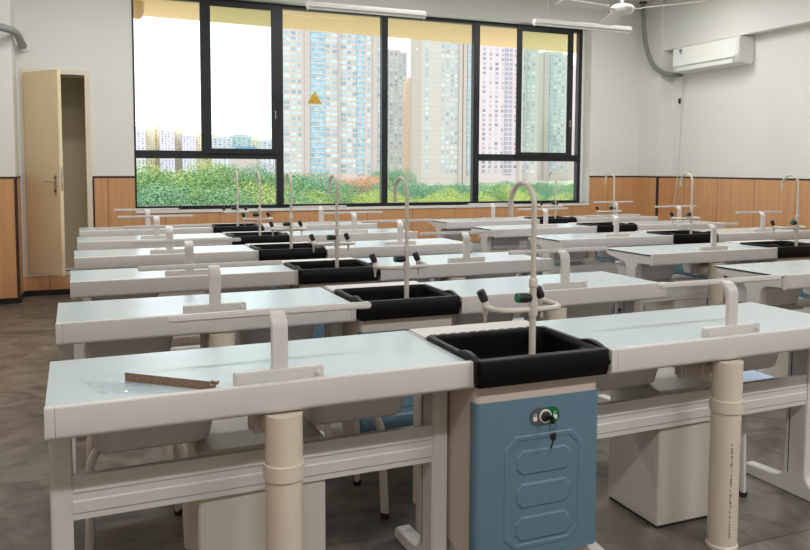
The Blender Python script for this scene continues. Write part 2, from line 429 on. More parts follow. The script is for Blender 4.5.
BW, BD = 1.2, .54
def make_bench():
    root = empty('lab_bench')
    # worktop: white laminate over a dark core
    b = MB(); b.box((0, .024, .7655), (BW, BD, .776), .0015, 1)
    o = b.build('worktop', ['top', 'core'], root)
    for p in o.data.polygons:
        if p.normal.z < .5: p.material_index = 1
    prof = fillet([(0, .700), (.028, .695), (.028, .765), (.022, .785), (0, .785)], [.02, .004, 0, .003, .005])
    MB().prism(prof, 0, .024, BW-.024).build('front_lip', 'metal', root)
    for x0, x1 in ((-.001, .0232), (BW-.0232, BW+.001)):
        MB().prism([(y*1.0-.0006, z) for y, z in prof], 0, x0, x1, .0015, 1).build('end_cap', 'metal', root)
    fr = [(.03, .705), (.03, .765), (BD-.02, .765), (BD-.02, .735), (.31, .695), (.285, .66), (.285, .09), (.315, .055), (.50, .045), (.515, .025), (.51, .0), (.05, .0), (.045, .025), (.06, .045), (.155, .055), (.185, .09), (.185, .66), (.155, .70)]
    rad = [.004, .004, .01, .02, .06, .06, .05, .05, .02, .012, .008, .008, .012, .02, .05, .05, .06, .06]
    for x0 in (.002, BW-.058):
        f = MB().prism(fillet(fr, rad), 0, x0, x0+.056, .005).build('end_frame', 'metal', root)
        xx = x0-.001 if x0 > .5 else x0+.056
        MB().box((xx, .262, .09), (xx+.001, .266, .655)).build('slot', 'core', f)
    bar = [(.190, .405), (.212, .405), (.212, .530), (.190, .530), (.190, .492), (.186, .488), (.186, .484), (.190, .480), (.190, .461), (.186, .457), (.186, .426), (.190, .422)]
    MB().prism(bar, 0, .058, BW-.058).build('crossbar', 'metal', root)
    for x0 in (.095, .735):
        a = MB(); w_ = .375
        a.rings([rrect(x0+.035, .285, x0+w_-.035, .53, .04, .548), rrect(x0+.025, .275, x0+w_-.025, .538, .045, .556), rrect(x0+.006, .258, x0+w_-.006, .548, .045, .655),
                 rrect(x0-.004, .248, x0+w_+.004, .556, .045, .657), rrect(x0-.004, .248, x0+w_+.004, .556, .045, .667), rrect(x0+.012, .265, x0+w_-.012, .54, .045, .667), rrect(x0+.035, .29, x0+w_-.035, .52, .04, .562)], True, True)
        a.box((x0+.02, .33, .66), (x0+.05, .50, .7655)); a.box((x0+w_-.05, .33, .66), (x0+w_-.02, .50, .7655))
        a.build('book_tray', 'tray', root)
    # display rail on the front edge
    base = MB().prism(fillet([(.472, .776), (.726, .776), (.726, .813), (.472, .813)], [0, 0, .008, .008]), 1, .034, .068, .004).build('rail_base', 'metal', root)
    MB().lathe([(.008, 0), (.008, .005), (.004, .007)], (.706, .034, .797), (0, -1, 0), 14).build('screw_cap', 'metal', base)
    q = [i*PI/2/6 for i in range(7)]
    out = [(.044, .81), (.044, .925)] + [(.044+.046*(1-math.cos(a)), .925+.047*math.sin(a)) for a in q[1:]] + [(.105, .972)]
    inn = [(.105, .958)] + [(.062+.03*(1-math.cos(a)), .922+.036*math.sin(a)) for a in q[::-1]] + [(.062, .81)]
    MB().prism(out+inn, 0, .577, .624, .003, 1).build('rail_post', 'metal', root)
    MB().prism(fillet([(.303, .958), (.893, .958), (.893, .978), (.303, .978)], .009), 1, .09, .112, .005).build('rail_bar', 'metal', root)
    return root

# ------------------------------------------------------------------ sink unit
def make_sink():
    root = empty('sink_unit'); SW = .513
    # cabinet
    MB().rings([rrect(.021, .03, .482, .55, .02, z) for z in (.125, .70)]).build('cabinet_body', 'beige', root)
    MB().box((.03, .05, 0), (.47, .53, .125), .004).build('plinth', 'metal', root)
    # blue front wrapping the corners
    b = MB()
    def wrap(off, n=6):
        x0, x1, y0, r = .017-off, .486+off, .022-off, .022
        L = [(x0, .06)] + [(x0+r-r*math.cos(a), y0+r-r*math.sin(a)) for a in [i*PI/2/n for i in range(n+1)]]
        R = [(x1-r+r*math.sin(a), y0+r-r*math.cos(a)) for a in [i*PI/2/n for i in range(n+1)]] + [(x1, .06)]
        return L+R
    o_, i_ = wrap(0), wrap(-.005)
    b.prism(o_+i_[::-1], 2, .118, .648)
    d = b.build('front_panel', 'blue', root)
    def octo(x0, z0, x1, z1, c): return [(x0+c, z0), (x1-c, z0), (x1, z0+c), (x1, z1-c), (x1-c, z1), (x0+c, z1), (x0, z1-c), (x0, z0+c)]
    a, c_ = octo(.115, .155, .405, .525, .04), octo(.126, .166, .394, .514, .037)
    e = MB()
    def ring2(P, y, ): return [(p[0], y, p[1]) for p in P]
    e.rings([ring2(octo(.111, .151, .409, .529, .042), .0222), ring2(a, .0195), ring2(c_, .0195), ring2(octo(.130, .170, .390, .510, .035), .0222)], False, False)
    for z in (.175, .285, .395):
        P, Q = octo(.155, z, .365, z+.085, .022), octo(.162, z+.007, .358, z+.078, .019)
        e.rings([ring2(P, .0222), ring2(Q, .0185)], False, True)
    e.build('embossed_panel', 'blue', d, 0).location.x = .008
    # lock plate: grey half and green half, padlock signs
    lx, lz, rr = .268, .585, .0275
    def half(s): return [(lx+s*.0, lz+rr)] + [(lx+s*.028+s*rr*math.sin(t_), lz+rr*math.cos(t_)) for t_ in [i*PI/10 for i in range(11)]] + [(lx, lz-rr)]
    lp = MB().prism(half(-1), 1, .018, .0222).build('lock_plate', 'lockgrey', d)
    MB().prism(half(1), 1, .018, .0222).build('unlock_plate', 'lockgreen', d)
    for s, open_ in ((-1, 0), (1, 1)):
        px = lx+s*.038; m_ = MB()
        m_.box((px-.007, .0165, lz-.013), (px+.007, .018, lz+.001))
        m_.tube([(px-.0045, .0172, lz+.001), (px-.0045, .0172, lz+.007), (px-.002, .0172, lz+.0105), (px+.002, .0172, lz+.0105), (px+.0045, .0172, lz+.007)] + ([] if open_ else [(px+.0045, .0172, lz+.001)]), .0011, 6)
        m_.build('padlock_sign', 'icon', lp)
    MB().lathe([(.0225, 0), (.0225, .003), (.0195, .0035)], (lx, .018, lz), (0, -1, 0), 24).build('lock_ring', 'icon', lp)
    cyl = MB().lathe([(.0175, 0), (.0175, .004), (.011, .009)], (lx, .016, lz), (0, -1, 0), 20).build('lock_cylinder', 'core', lp)
    k = MB(); k.box((lx-.002, -.012, lz-.006), (lx+.002, .006, lz+.006)); k.box((lx-.003, -.034, lz-.012), (lx+.003, -.012, lz+.012), .002)
    k.tube(arc((lx+.003, lz-.02), .012, 0, 2*PI, 14, 'xz', -.024), .0012, 6)
    k.prism(fillet([(lx-.007, lz-.046), (lx+.012, lz-.042), (lx+.014, lz-.062), (lx+.004, lz-.072), (lx-.006, lz-.062)], .004), 1, -.027, -.023)
    k.prism([(lx+.001, lz-.07), (lx+.005, lz-.07), (lx-.002, lz-.094), (lx-.006, lz-.092)], 1, -.0262, -.0238)
    k.build('key', 'rubber', d)
    # basin
    b = MB()
    b.rings([rrect(.014, .000, .498, .40, .012, .705), rrect(.010, -.004, .502, .40, .012, .720), rrect(.010, -.004, .502, .40, .012, .786), rrect(.014, .0, .498, .396, .012, .791),
             rrect(.030, .020, .482, .385, .03, .791), rrect(.034, .024, .478, .381, .035, .784), rrect(.036, .10, .476, .379, .035, .770), rrect(.050, .115, .462, .365, .05, .60), rrect(.075, .14, .437, .34, .05, .58)], True, True)
    # raised splash ears near the front corners
    prof = [(.005, .788)] + [(.005+.21*u,   .789+.016*(math.sin(PI*min(1, u*1.35)) if u < .74 else 0)*(1 if u < .74 else 0)) for u in [i/14 for i in range(15)]] + [(.215, .788)]
    prof = [(p[0], max(p[1], .789)) for p in prof]
    b.prism(prof+[(.215, .775), (.005, .775)], 0, .0105, .030, .003, 1); b.prism(prof+[(.215, .775), (.005, .775)], 0, .482, .5015, .003, 1)
    b.box((.502, .004, .735), (.512, .05, .752), .003); b.box((.506, .008, .752), (.512, .045, .762), .003)
    b.build('basin', 'black', root)
    l = MB().box((.002, .402, .760), (.511, .556, .784), .006).build('ledge', 'metal', root)
    m_ = MB()
    for i in range(11): m_.box((.04+i*.04, .425, .784), (.065+i*.04, .431, .7848))
    m_.build('drain_slots', 'core', l)
    # gooseneck tap
    tx, ty = .246, .062
    tp = MB()
    path = [(tx, ty, .78), (tx, ty, 1.02)]
    tp.tube([(tx, ty, .78), (tx, ty, .9), (tx, ty, 1.02)], .0112, 14)
    tp.lathe([(.0112, 1.0), (.0140, 1.003), (.0140, 1.026), (.010, 1.032)], (tx, ty, 0), seg=18)
    tp.tube([(tx, ty, 1.03), (tx, ty, 1.15)] + arc((ty+.075, 1.262), .075, PI, 0, 18, 'yz', tx) + [(tx, ty+.15, 1.222)], .0088, 12)
    tp.lathe([(.0155, -.02), (.0165, 0), (.0155, .02)], (tx, ty, .928), seg=18)
    tap = tp.build('tap', 'tap', root)
    for s in (-1, 1):
        a = MB(); R = .05
        pth = [(tx+s*.012, ty, .928), (tx+s*.07, ty, .928)] + [(tx+s*(.07+R*math.sin(t_)), ty+R*(1-math.cos(t_)), .928) for t_ in [i*PI/2/7 for i in range(1, 8)]] + [(tx+s*.12, ty+.09, .929), (tx+s*.112, ty+.115, .931)]
        a.tube(pth, .0095, 12)
        ex, ey = tx+s*.11, ty+.12
        a.lathe([(.010, .912), (.0125, .917), (.0125, .940), (.009, .945)], (ex, ey, 0), seg=14)
        a.lathe([(.004, .872), (.0055, .882), (.0055, .895), (.008, .9), (.008, .915)], (ex, ey, 0), seg=12)
        arm = a.build('tap_arm', 'tap', tap)
        ax = Vector((-.42, .15, 1)).normalized()
        MB().lathe([(.009, 0), (.013, .006), (.0145, .015), (.0145, .040), (.012, .045)], Vector((ex, ey, .938)), ax, 16).build('tap_handle', 'rubber', arm)
    h = MB().lathe([(.010, .008), (.014, .014), (.016, .026), (.016, .056)], (tx, ty, .966), (-1, 0, .06), 18).build('tap_handle', 'rubber', tap)
    cp = MB().lathe([(.016, .056), (.0145, .061), (.007, .061)], (tx, ty, .966), (-1, 0, .06), 18).build('handle_cap', 'green', tap)
    return root

# ------------------------------------------------------------------ drain pipe, box, stool
def make_pipe():
    root = empty('drain_pipe'); R = .0525
    MB().lathe([(R+.004, 0), (R+.004, .012), (R, .016), (R, .52)], seg=28).build('riser', 'pvc', root)
    MB().lathe([(R, .508), (R+.0055, .509), (R+.0055, .552), (R+.001, .554), (R+.001, .693)], seg=28).build('coupling', 'pvc', root)
    e = MB().tube([(0, .03, .638), (0, .15, .638)], .042, 20); e.lathe([(.042, 0), (.047, .003), (.047, .03), (.042, .033)], (0, .075, .638), (0, 1, 0), 24)
    e.build('elbow', 'pvc', root)
    MB().box((-.065, .155, .585), (.04, .21, .69), .012).build('junction_box', 'tray', root)
    return root
def print_pipe(root):
    m_ = MB(); ang = -PI/2-.30
    m0 = math.cos(ang), math.sin(ang)
    random.seed(3); z = .40
    while z > .05:
        h = random.choice((.006, .009, .012)); R = .0527
        u = Vector((-m0[1], m0[0], 0)); c = Vector((m0[0]*R, m0[1]*R, 0))
        for dx in (-.002, .0015):
            if random.random() < .75:
                p = c+u*dx; m_.box((p.x-.0009, p.y-.0004, z-h), (p.x+.0009, p.y+.0004, z))
        z -= h+random.choice((.003, .004, .008))
    m_.build('printed_line', 'print', root)
def make_box(w, d=.305):
    root = empty('under_bench_box')
    b = MB(); b.box((0, 0, .012), (w, d, .535), .004); b.build('carcass', 'box', root)
    MB().box((.006, .006, 0), (w-.006, d-.006, .014)).build('base', 'core', root)
    MB().box((-.0012, .02, .03), (.0008, d-.02, .52)).build('side_panel', 'box', root)
    MB().box((.014, -.0014, .03), (w-.014, .0008, .523), .001, 1).build('front_panel', 'box', root)
    MB().box((.004, .004, .535), (w-.004, d-.004, .541), .002).build('lid', 'box', root)
    return root
def make_stool():
    root = empty('stool')
    a = MB(); zs = .44; w = .145
    a.rings([rrect(-w+.012, -w+.012, w-.012, w-.012, .05, zs-.022), rrect(-w, -w, w, w, .055, zs-.014), rrect(-w, -w, w, w, .055, zs+.004), rrect(-w+.012, -w+.012, w-.012, w-.012, .05, zs+.012), rrect(-w+.06, -w+.06, w-.06, w-.06, .04, zs+.007)])
    a.build('seat', 'seat', root)
    for sx in (-1, 1):
        for sy in (-1, 1):
            l = MB(); x = sx*.155
            pth = [(sx*.10, sy*.06, zs-.03)] + [(sx*(.10+.055*math.sin(t_)), sy*(.06+.09*math.sin(t_)), zs-.03-.06*(1-math.cos(t_))) for t_ in [i*PI/2/6 for i in range(1, 7)]] + [(sx*.165, sy*.172, .02)]
            l.tube(pth, .019, 10, flat=.6)
            lo = l.build('leg', 'metal', root)
            MB().lathe([(.017, 0), (.018, .018), (.015, .022)], (sx*.165, sy*.1725, 0), seg=12).build('foot_cap', 'rubber', lo)
    s = MB(); s.tube([(-.10, -.06, zs-.03), (-.10, .06, zs-.03)], .012, 8); s.tube([(.10, -.06, zs-.03), (.10, .06, zs-.03)], .012, 8); s.tube([(-.10, 0, zs-.03), (.10, 0, zs-.03)], .012, 8)
    s.build('seat_frame', 'metal', root)
    return root

RY = [0, 1.118, 2.245, 3.385, 4.52, 5.62]
BX = [0, 1.713, 3.765, 5.475]
ordL = ['front', 'second', 'third', 'fourth', 'fifth', 'last']
bench0, sink0, pipe0 = make_bench(), make_sink(), make_pipe()
box0, boxw, stool0 = make_box(.30), make_box(.39), make_stool()
blk = ['left of the left sinks', 'between left sinks and aisle', 'between aisle and right sinks', 'right of the right sinks']
short = ['left block door side', 'left block aisle side', 'right block aisle side', 'right block wall side']
def first_or_copy(proto, used=set()):
    if proto.name in used: return copy_tree(proto)
    used.add(proto.name); return proto
BENCHES = [(r, k) for r in range(6) for k in range(4) if not (r == 0 and k > 1) and not (r == 1 and k == 3)]
def rowname(r, k): return ordL[r] + ' row'
PIPES = {(0, 0), (0, 1), (1, 0), (1, 1), (2, 2), (1, 2), (2, 1)}
BOXES = {(0, 0), (0, 1), (1, 1), (2, 2), (1, 2), (3, 2), (1, 0), (2, 1)}
for r, k in BENCHES:
    o = first_or_copy(bench0); o.location = (BX[k], RY[r], 0)
    if k == 0: o.location.x += (0, -.018, .006, .004, .004, .004)[r]
    if k == 1 and r > 1: o.location.x += .013
    if (r, k) == (0, 0): o.scale.x = 1.015; o.rotation_euler.z = math.radians(1.3)
    if (r, k) == (0, 1):
        for ch in o.children:
            if ch.name.startswith('rail_'): ch.location.x -= .028
    l = 'white lab bench, %s from camera, %s' % (rowname(r, k), blk[k])
    if (r, k) == (0, 0): l = 'nearest left white lab bench with a strip of chipboard lying on it'
    if (r, k) == (0, 1): l = 'nearest white lab bench right of the front blue sink cabinet'
    tag(o, l, 'lab bench', 'white lab benches in rows')
for r in range(6):
    for k in (0, 1):
        if k == 1 and r < 2: continue
        o = first_or_copy(sink0); o.location = (BX[0]+BW+(.012 if r > 1 else 0) if k == 0 else BX[2]+BW-.004, RY[r], 0)
        for ch in o.children:
            if ch.name.startswith('tap'): ch.location.x += (-.004 if r == 0 else .014 if k == 0 else 0)
        l = 'black sink with tap on blue cabinet, %s row from camera, %s block' % (ordL[r], 'left' if k == 0 else 'right')
        if (r, k) == (0, 0): l = 'nearest black sink with tall tap on blue cabinet holding a key'
        tag(o, l, 'sink', 'black sinks between the benches')
for i, (r, k) in enumerate(sorted(PIPES)):
    o = first_or_copy(pipe0); o.location = (BX[k]+(.611 if k != 1 else .535), RY[r]+.032, 0)
    tag(o, 'cream plastic drain pipe under the %s row bench, %s' % (ordL[r], short[k]), 'drain pipe', 'drain pipes under the benches')
    if (r, k) == (0, 1): pr = o
for i, (r, k) in enumerate(sorted(BOXES)):
    o = first_or_copy(box0) if k else first_or_copy(boxw); o.location = (BX[k]+(.392 if k else .397), RY[r]+.2165, 0)
    tag(o, 'pale box cabinet standing under the %s row bench, %s' % (ordL[r], short[k]), 'box', 'pale boxes under the benches')
print_pipe(pr)
STOOLS = [(0, 0, .25, .86), (0, 0, 1.005, .87), (0, 1, 1.107, .50), (1, 2, .93, .80), (2, 2, .28, .80), (2, 2, .93, .80), (1, 1, .25, .80), (1, 1, .93, .80), (3, 2, .30, .80), (3, 2, .93, .80), (2, 1, .93, .80), (4, 2, .3, .80), (4, 2, .93, .80)]
for r, k, x, y in STOOLS:
    o = first_or_copy(stool0); o.location = (BX[k]+x, RY[r]+y, 0)
    tag(o, 'pale blue stool tucked under %s half of %s row bench, %s' % ('left' if x < .5 else 'right', ordL[r], short[k]), 'stool', 'pale blue stools under the benches')

# board strip and film on the nearest left bench
A, B = Vector((.205, .232, .776)), Vector((.424, .045, .776))
dv = (B-A); L = dv.length
st = MB()
st.box((0, -.012, 0), (L-.01, .012, .025), .0006, 1); st.box((L-.012, -.010, .001), (L-.002, .006, .015)); st.box((L-.012, -.002, .014), (L+.006, .011, .024))
so = st.build('chipboard_strip', ['top', 'chip'])
for p in so.data.polygons: p.material_index = 0 if p.normal.z > .9 else 1
so.location = A; so.rotation_euler = (0, 0, math.atan2(dv.y, dv.x))
tag(so, 'broken brown chipboard strip lying on the nearest left bench', 'board strip')
fb = MB(); random.seed(5)
t = bmesh.new(); n = 12
vs = [[t.verts.new((.15*i/n-.02*j/n, .16*j/n-.25*(i/n)*.3, .0012+.004*abs(math.sin(i*1.9+j*.35))*random.random())) for i in range(n+1)] for j in range(n+1)]
for j in range(n):
    for i in range(n): t.faces.new((vs[j][i], vs[j][i+1], vs[j+1][i+1], vs[j+1][i]))
fb._add(t)
fo = fb.build('plastic_film', 'film', None, 0); fo.location = (.13, .11, .7762); fo.rotation_euler = (0, 0, .15)
tag(fo, 'crinkled clear plastic film beside the chipboard strip', 'plastic film')

# ------------------------------------------------------------------ air conditioner on the right wall
AX = 7.36
y1, y0 = 6.23, 5.09
zt, zb = 2.985, 2.65
ac = empty('air_conditioner', (XR, (y0+y1)/2, zb)); Lh = (y1-y0)/2
hgt = zt-zb; dep = XR-AX
prof = fillet([(0, .02), (0, hgt), (-dep+.03, hgt), (-dep, hgt-.03), (-dep, .10), (-dep+.05, .02), (-.06, 0)], [.01, .01, .03, .05, .05, .04, .02], 5)
MB().prism(prof, 1, -Lh, Lh, .018, 3).build('body', 'acside', ac)
MB().prism(fillet([(-Lh+.03, .085), (Lh-.01, .085), (Lh-.01, hgt-.02), (-Lh+.03, hgt-.02)], [.06, .01, .01, .05]), 0, -dep-.008, -dep+.02, .006).build('front_cover', 'ac', ac)
MB().box((-dep+.012, -Lh+.10, .020), (-dep+.03, Lh-.04, .075), .004, M=Matrix.Translation((0, 0, 0))).build('louver', 'acside', ac)
lb = MB().box((-dep-.0095, Lh-.19, hgt-.135), (-dep-.0075, Lh-.13, hgt-.03)).build('energy_label', 'icon', ac)
MB().box((-dep-.0105, Lh-.185, hgt-.065), (-dep-.0095, Lh-.135, hgt-.035)).build('label_header', 'label', lb)
MB().box((-dep-.0105, Lh-.185, hgt-.09), (-dep-.0095, Lh-.15, hgt-.075)).build('label_line', 'label', lb)
ac.location.y = (y0+y1)/2
cw = lambda px, py, Y: at(px, py, Y)-Vector(ac.location)
# corrugated hose from the hole high on the column to the unit's back corner
P = [at(643, 3, 6.72), at(643.5, 18, 6.70), at(645, 40, 6.66), at(649, 56, 6.6), at(655, 67, 6.52), at(664, 73, 6.44), at(675, 75, 6.38), at(684, 74, 6.30)]
for p in P[:4]: p.x = min(p.x, CXR-.035)
def spline(P, n):
    out = []
    Q = [P[0]*2-P[1]]+P+[P[-1]*2-P[-2]]
    for i in range(1, len(Q)-2):
        for k in range(n):
            u = k/n; a, b_, c_, d_ = Q[i-1], Q[i], Q[i+1], Q[i+2]
            out.append(.5*((2*b_)+(c_-a)*u+(2*a-5*b_+4*c_-d_)*u*u+(3*b_-a-3*c_+d_)*u**3))
    return out+[P[-1]]
hp = [p-Vector(ac.location) for p in spline(P, 16)]
MB().tube(hp, lambda i: .036 if i % 2 else .027, 12).build('hose', 'hose', ac, 0)
h0 = hp[0]
MB().lathe([(.05, -.01), (.05, .012)], h0, (0, 0, 1), 18).build('hose_collar', 'rubber', ac)
cp_ = [at(683, 74, 6.3), at(685, 79, 6.3), at(689, 81, 6.28), at(693, 78, 6.2), at(694, 74, 6.15)]
MB().tube([p-Vector(ac.location) for p in spline(cp_, 6)], .012, 8).build('drain_loop', 'rubber', ac)
def wp(px, py): 
    # a point close in front of the right wall
    d_ = at(px, py, 5)-Vector((CX, CY, CZ)); k_ = (XR-.02-CX)/d_.x; return Vector((CX, CY, CZ))+d_*k_
cord = [wp(684, 78), wp(682, 100), wp(680, 140), wp(677, 180), wp(674, 205)]
MB().tube([p-Vector(ac.location) for p in spline(cord, 5)], .006, 6).build('power_cord', 'cord', ac)
q = wp(679.5, 101)-Vector(ac.location)
MB().box(q-Vector((.012, .015, .035)), q+Vector((.012, .015, .035)), .004).build('plug', 'rubber', ac)
tag(ac, 'white wall air conditioner high on the right wall', 'air conditioner')
# cable trunking strip beside the cord
q0, q1 = wp(682.5, 82), wp(679.5, 176)

# grey pipe leaving through the hole above the small door
pp = empty('insulated_pipe', at(23, 45, YW))
O = Vector(pp.location)
P = [at(24, 46, YW-.01), at(21.5, 43, YW-.12), at(18, 35.5, 6.6), at(13, 31, 6.40), at(4, 28, 6.33), at(-12, 25, 6.33), at(-35, 22, 6.33)]
MB().tube([p-O for p in spline(P, 8)], .037, 14).build('pipe_sleeve', 'hose', pp)
MB().lathe([(.03, .004), (.058, .004), (.058, .02), (.042, .024)], P[0]-O, (0, -1, 0), 20).build('wall_ring', 'acside', pp)
tag(pp, 'grey insulated pipe entering the wall above the small cream door', 'pipe')

# ------------------------------------------------------------------ hanging strip lights
def strip_light(pa, pb, Y, label):
    a, b_ = at(pa[0], pa[1], Y), at(pb[0], pb[1], Y)
    o = empty('strip_light', ((a.x+b_.x)/2, Y, (a.z+b_.z)/2)); h = (b_.x-a.x)/2
    pr = fillet([(-.045, -.012), (.045, -.012), (.04, .0), (.025, .035), (-.025, .035), (-.04, 0)], .005)
    MB().prism(pr, 0, -h, h, .002).build('housing', 'fan', o)
    for sx in (-h, h-.02): MB().box((sx, -.02, -.036), (sx+.02, .02, -.010), .004).build('lamp_holder', 'fan', o)
    MB().tube([(-h+.02, 0, -.024), (h-.02, 0, -.024)], .009, 12).build('tube', 'tube', o)
    for sx in (-h*.72, h*.72): MB().tube([(sx, 0, .034), (sx, 0, ZC-o.location.z)], .003, 6).build('suspension_wire', 'cord', o)
    tag(o, label, 'light', 'strip lights hung before the window')
strip_light((307, 8), (425, 13), 5.0, 'white strip light hanging in front of the window, left one')
strip_light((534, 24), (630, 28.5), 5.0, 'white strip light hanging by the window, nearer the fan')

# ------------------------------------------------------------------ ceiling fan
FC = at(619, 9, 0); FC = Vector((4.24, 3.27, 2.70))
fan = empty('ceiling_fan', FC)
MB().lathe([(.02, -.045), (.065, -.04), (.095, -.015), (.10, .01), (.085, .035), (.03, .05)], seg=28).build('motor_housing', 'fan', fan)
MB().lathe([(.012, .05), (.012, ZC-FC.z-.05), (.055, ZC-FC.z-.05), (.06, ZC-FC.z)], seg=18).build('down_rod', 'fan', fan)
for a in (-54, 66, 186):
    R_ = Matrix.Rotation(math.radians(a), 4, 'Z') @ Matrix.Rotation(math.radians(9), 4, 'X')
    bl = MB().prism(fillet([(.17, -.05), (.66, -.065), (.67, .06), (.17, .05)], .02), 2, -.002, .002, M=R_).build('blade', 'fan', fan)
    MB().box((.06, -.02, -.006), (.22, .02, -.002), .001, M=R_).build('blade_bracket', 'fan', bl)
tag(fan, 'white three blade ceiling fan at the upper right', 'ceiling fan')

# ------------------------------------------------------------------ outside
GZ = -9
S(MB().box((-900, 12, GZ-1), (1600, 2400, GZ)).build('ground', 'ground'))
FH = 3.0
def tower(name, pxl, pxr, ptop, Y, bays, wallc, label, deep=18, winm='bluewin', one=True, base=GZ, wall_line=None, group='apartment towers beyond the trees'):
    a, b_ = at(pxl, 172, Y), at(pxr, 172, Y)
    w = b_.x-a.x; top = at((pxl+pxr)/2, ptop, Y).z; H = top-base
    o = empty(name, (a.x, Y, base))
    fm = facade_mat('wall_'+str(int(pxl)), wallc, wall_line or tuple(c*.97 for c in wallc), FH)
    body = MB(); body.box((0, 0, 0), (w, deep, H)); body.box((w*.2, 3, H), (w*.8, deep-3, H+2.2)); body.build('wall', fm, o, 0)
    nf = int(H/FH); wins = []
    for x0, x1, kind in bays:
        x0 *= w; x1 *= w
        if kind == 'pier': MB().box((x0, -1.2, 0), (x1, 0, H+.6)).build('pier', 'pierm', o, 0)
        elif kind == 'glass':
            g = MB().box((x0, -.5, 6), (x1, 0, H-1)).build('glass_bay', 'glassbay' if winm == 'bluewin' else winm, o, 0)
            s_ = MB()
            for k in range(2, nf): s_.box((x0-.1, -.65, k*FH), (x1+.1, -.4, k*FH+.75))
            s_.box(((x0+x1)/2-.2, -.6, 6), ((x0+x1)/2+.2, -.45, H-1))
            s_.build('floor_band', fm, g, 0)
        else:
            for k in range(2, nf): wins.append((x0, x1, k*FH+.9))
    eye = CZ-base
    wins.sort(key=lambda q: abs(q[2]-eye-25))
    mesh = {}
    for q in wins[:100] if one else []:
        key = round(q[1]-q[0], 3)
        if key not in mesh:
            t_ = MB().box((0, -.12, 0), (q[1]-q[0], 0, 1.7)).build('window', winm, o, 0); mesh[key] = t_.data
        else:
            t_ = bpy.data.objects.new('window', mesh[key]); col.objects.link(t_); t_.parent = o
        t_.location = (q[0], 0, q[2])
    rest = wins[100:] if one else wins
    if rest:
        m_ = MB()
        for q in rest: m_.box((q[0], -.12, q[2]), (q[1], 0, q[2]+1.7))
        tag(m_.build('window_rows', winm+'_rows', o, 0), kind='stuff')
    tag(o, label, 'apartment tower', group)
    return o
pink = (198, 186, 182); grey = (190, 184, 180); peach = (204, 180, 162); lil = (202, 190, 194)
def cols(xs): return [(a/100, b_/100, 'w') for a, b_ in xs]
tower('apartment_tower', 281, 384, -40, 430, cols([(3, 8), (10, 14), (16, 19), (42.5, 46.5), (48.5, 53.5), (57, 62), (63.5, 67), (68.5, 72), (83, 86), (93.5, 97.5)]) + [(.22, .27, 'pier'), (.275, .41, 'glass'), (.545, .56, 'pier'), (.725, .80, 'glass'), (.88, .925, 'pier')], pink,
      'broad tower with blue glass bays, behind the yellow triangle sticker')
tower('apartment_tower', 384, 406.5, 52, 560, cols([(8, 18), (27, 37), (47, 57), (67, 76), (85, 93)]), grey, 'slim grey tower just right of the middle window mullion')
tower('apartment_tower', 413, 424, 79, 470, cols([(70, 82)]), peach, 'low peach tower edge left of the tall blank wall tower')
tower('apartment_tower', 421, 476, -30, 440, cols([(7, 12), (36, 40), (44, 49), (53, 57), (60, 64), (90, 95)]) + [(.66, .72, 'pier'), (.74, .80, 'pier'), (.82, .88, 'glass')], grey, 'tall tower with a blank pale wall, fourth window pane')
tower('apartment_tower', 478, 522, -30, 440, cols([(8, 15), (23, 29), (36, 43), (50, 55), (80, 86)]) + [(.58, .74, 'glass'), (.88, .93, 'pier')], lil, 'lilac tower seen through the open window gap, right side', winm='darkwin')
tower('apartment_tower', 519, 537, -30, 450, cols([(10, 25), (38, 52), (66, 80)]), grey, 'tall tower left in the green sliding pane, right side')
tower('apartment_tower', 541, 569, 54, 520, cols([(42, 50), (56, 64), (70, 76), (84, 92)]) + [(.05, .22, 'pier'), (.25, .36, 'glass')], grey, 'shorter tower in the green sliding pane, right of centre')
tower('apartment_tower', 571, 592, 68, 560, cols([(12, 24), (38, 50), (64, 76)]), lil, 'tower at the far right edge of the window', winm='darkwin')
# far cluster on the left: cream slabs with lilac ends
cream = (236, 226, 184); lav = (204, 202, 220)
far = [(128, 146, 128.5, lav), (146, 155, 129.5, cream), (155, 168, 127.5, cream), (161, 175, 129, lav), (175, 181, 130, cream), (180, 188, 132, cream), (183, 196, 134, lav), (196, 206, 134.5, cream), (205, 220, 136, cream), (213, 232, 138, lav), (232, 252, 136, (180, 196, 204)), (250, 262, 140, cream), (262, 282, 141, lav)]
for i, (a, b_, tp_, c_) in enumerate(far):
    cl = [(8, 20), (32, 44), (56, 68), (80, 90)]
    o = tower('apartment_block', a, b_, tp_, 1000+22*(i % 3), cols(cl), c_, '%s far apartment block, number %d from the left above the treetops' % ('lilac' if c_ is lav else 'cream', i+1), 20, 'darkwin' if c_ is lav else 'darkwin', False, group='far apartment blocks on the left')
    o['category'] = 'apartment block'
# low shed with blue roof
a = at(234, 160, 230); b_ = at(257, 160, 230)
sh = empty('low_building', (a.x, 230, GZ)); w = b_.x-a.x; zt_ = at(245, 151, 230).z-GZ
MB().box((0, 0, 0), (w, 8, zt_)).build('wall', 'pierm', sh, 0)
MB().prism([(-.5, zt_), (w+.5, zt_), (w*.9, zt_+1.3), (w*.1, zt_+1.3)], 1, -.6, 8.6).build('roof', mat('blue_roof', (110, 150, 190), .6), sh, 0)
tag(sh, 'low building with pale blue roof showing above the trees', 'building')

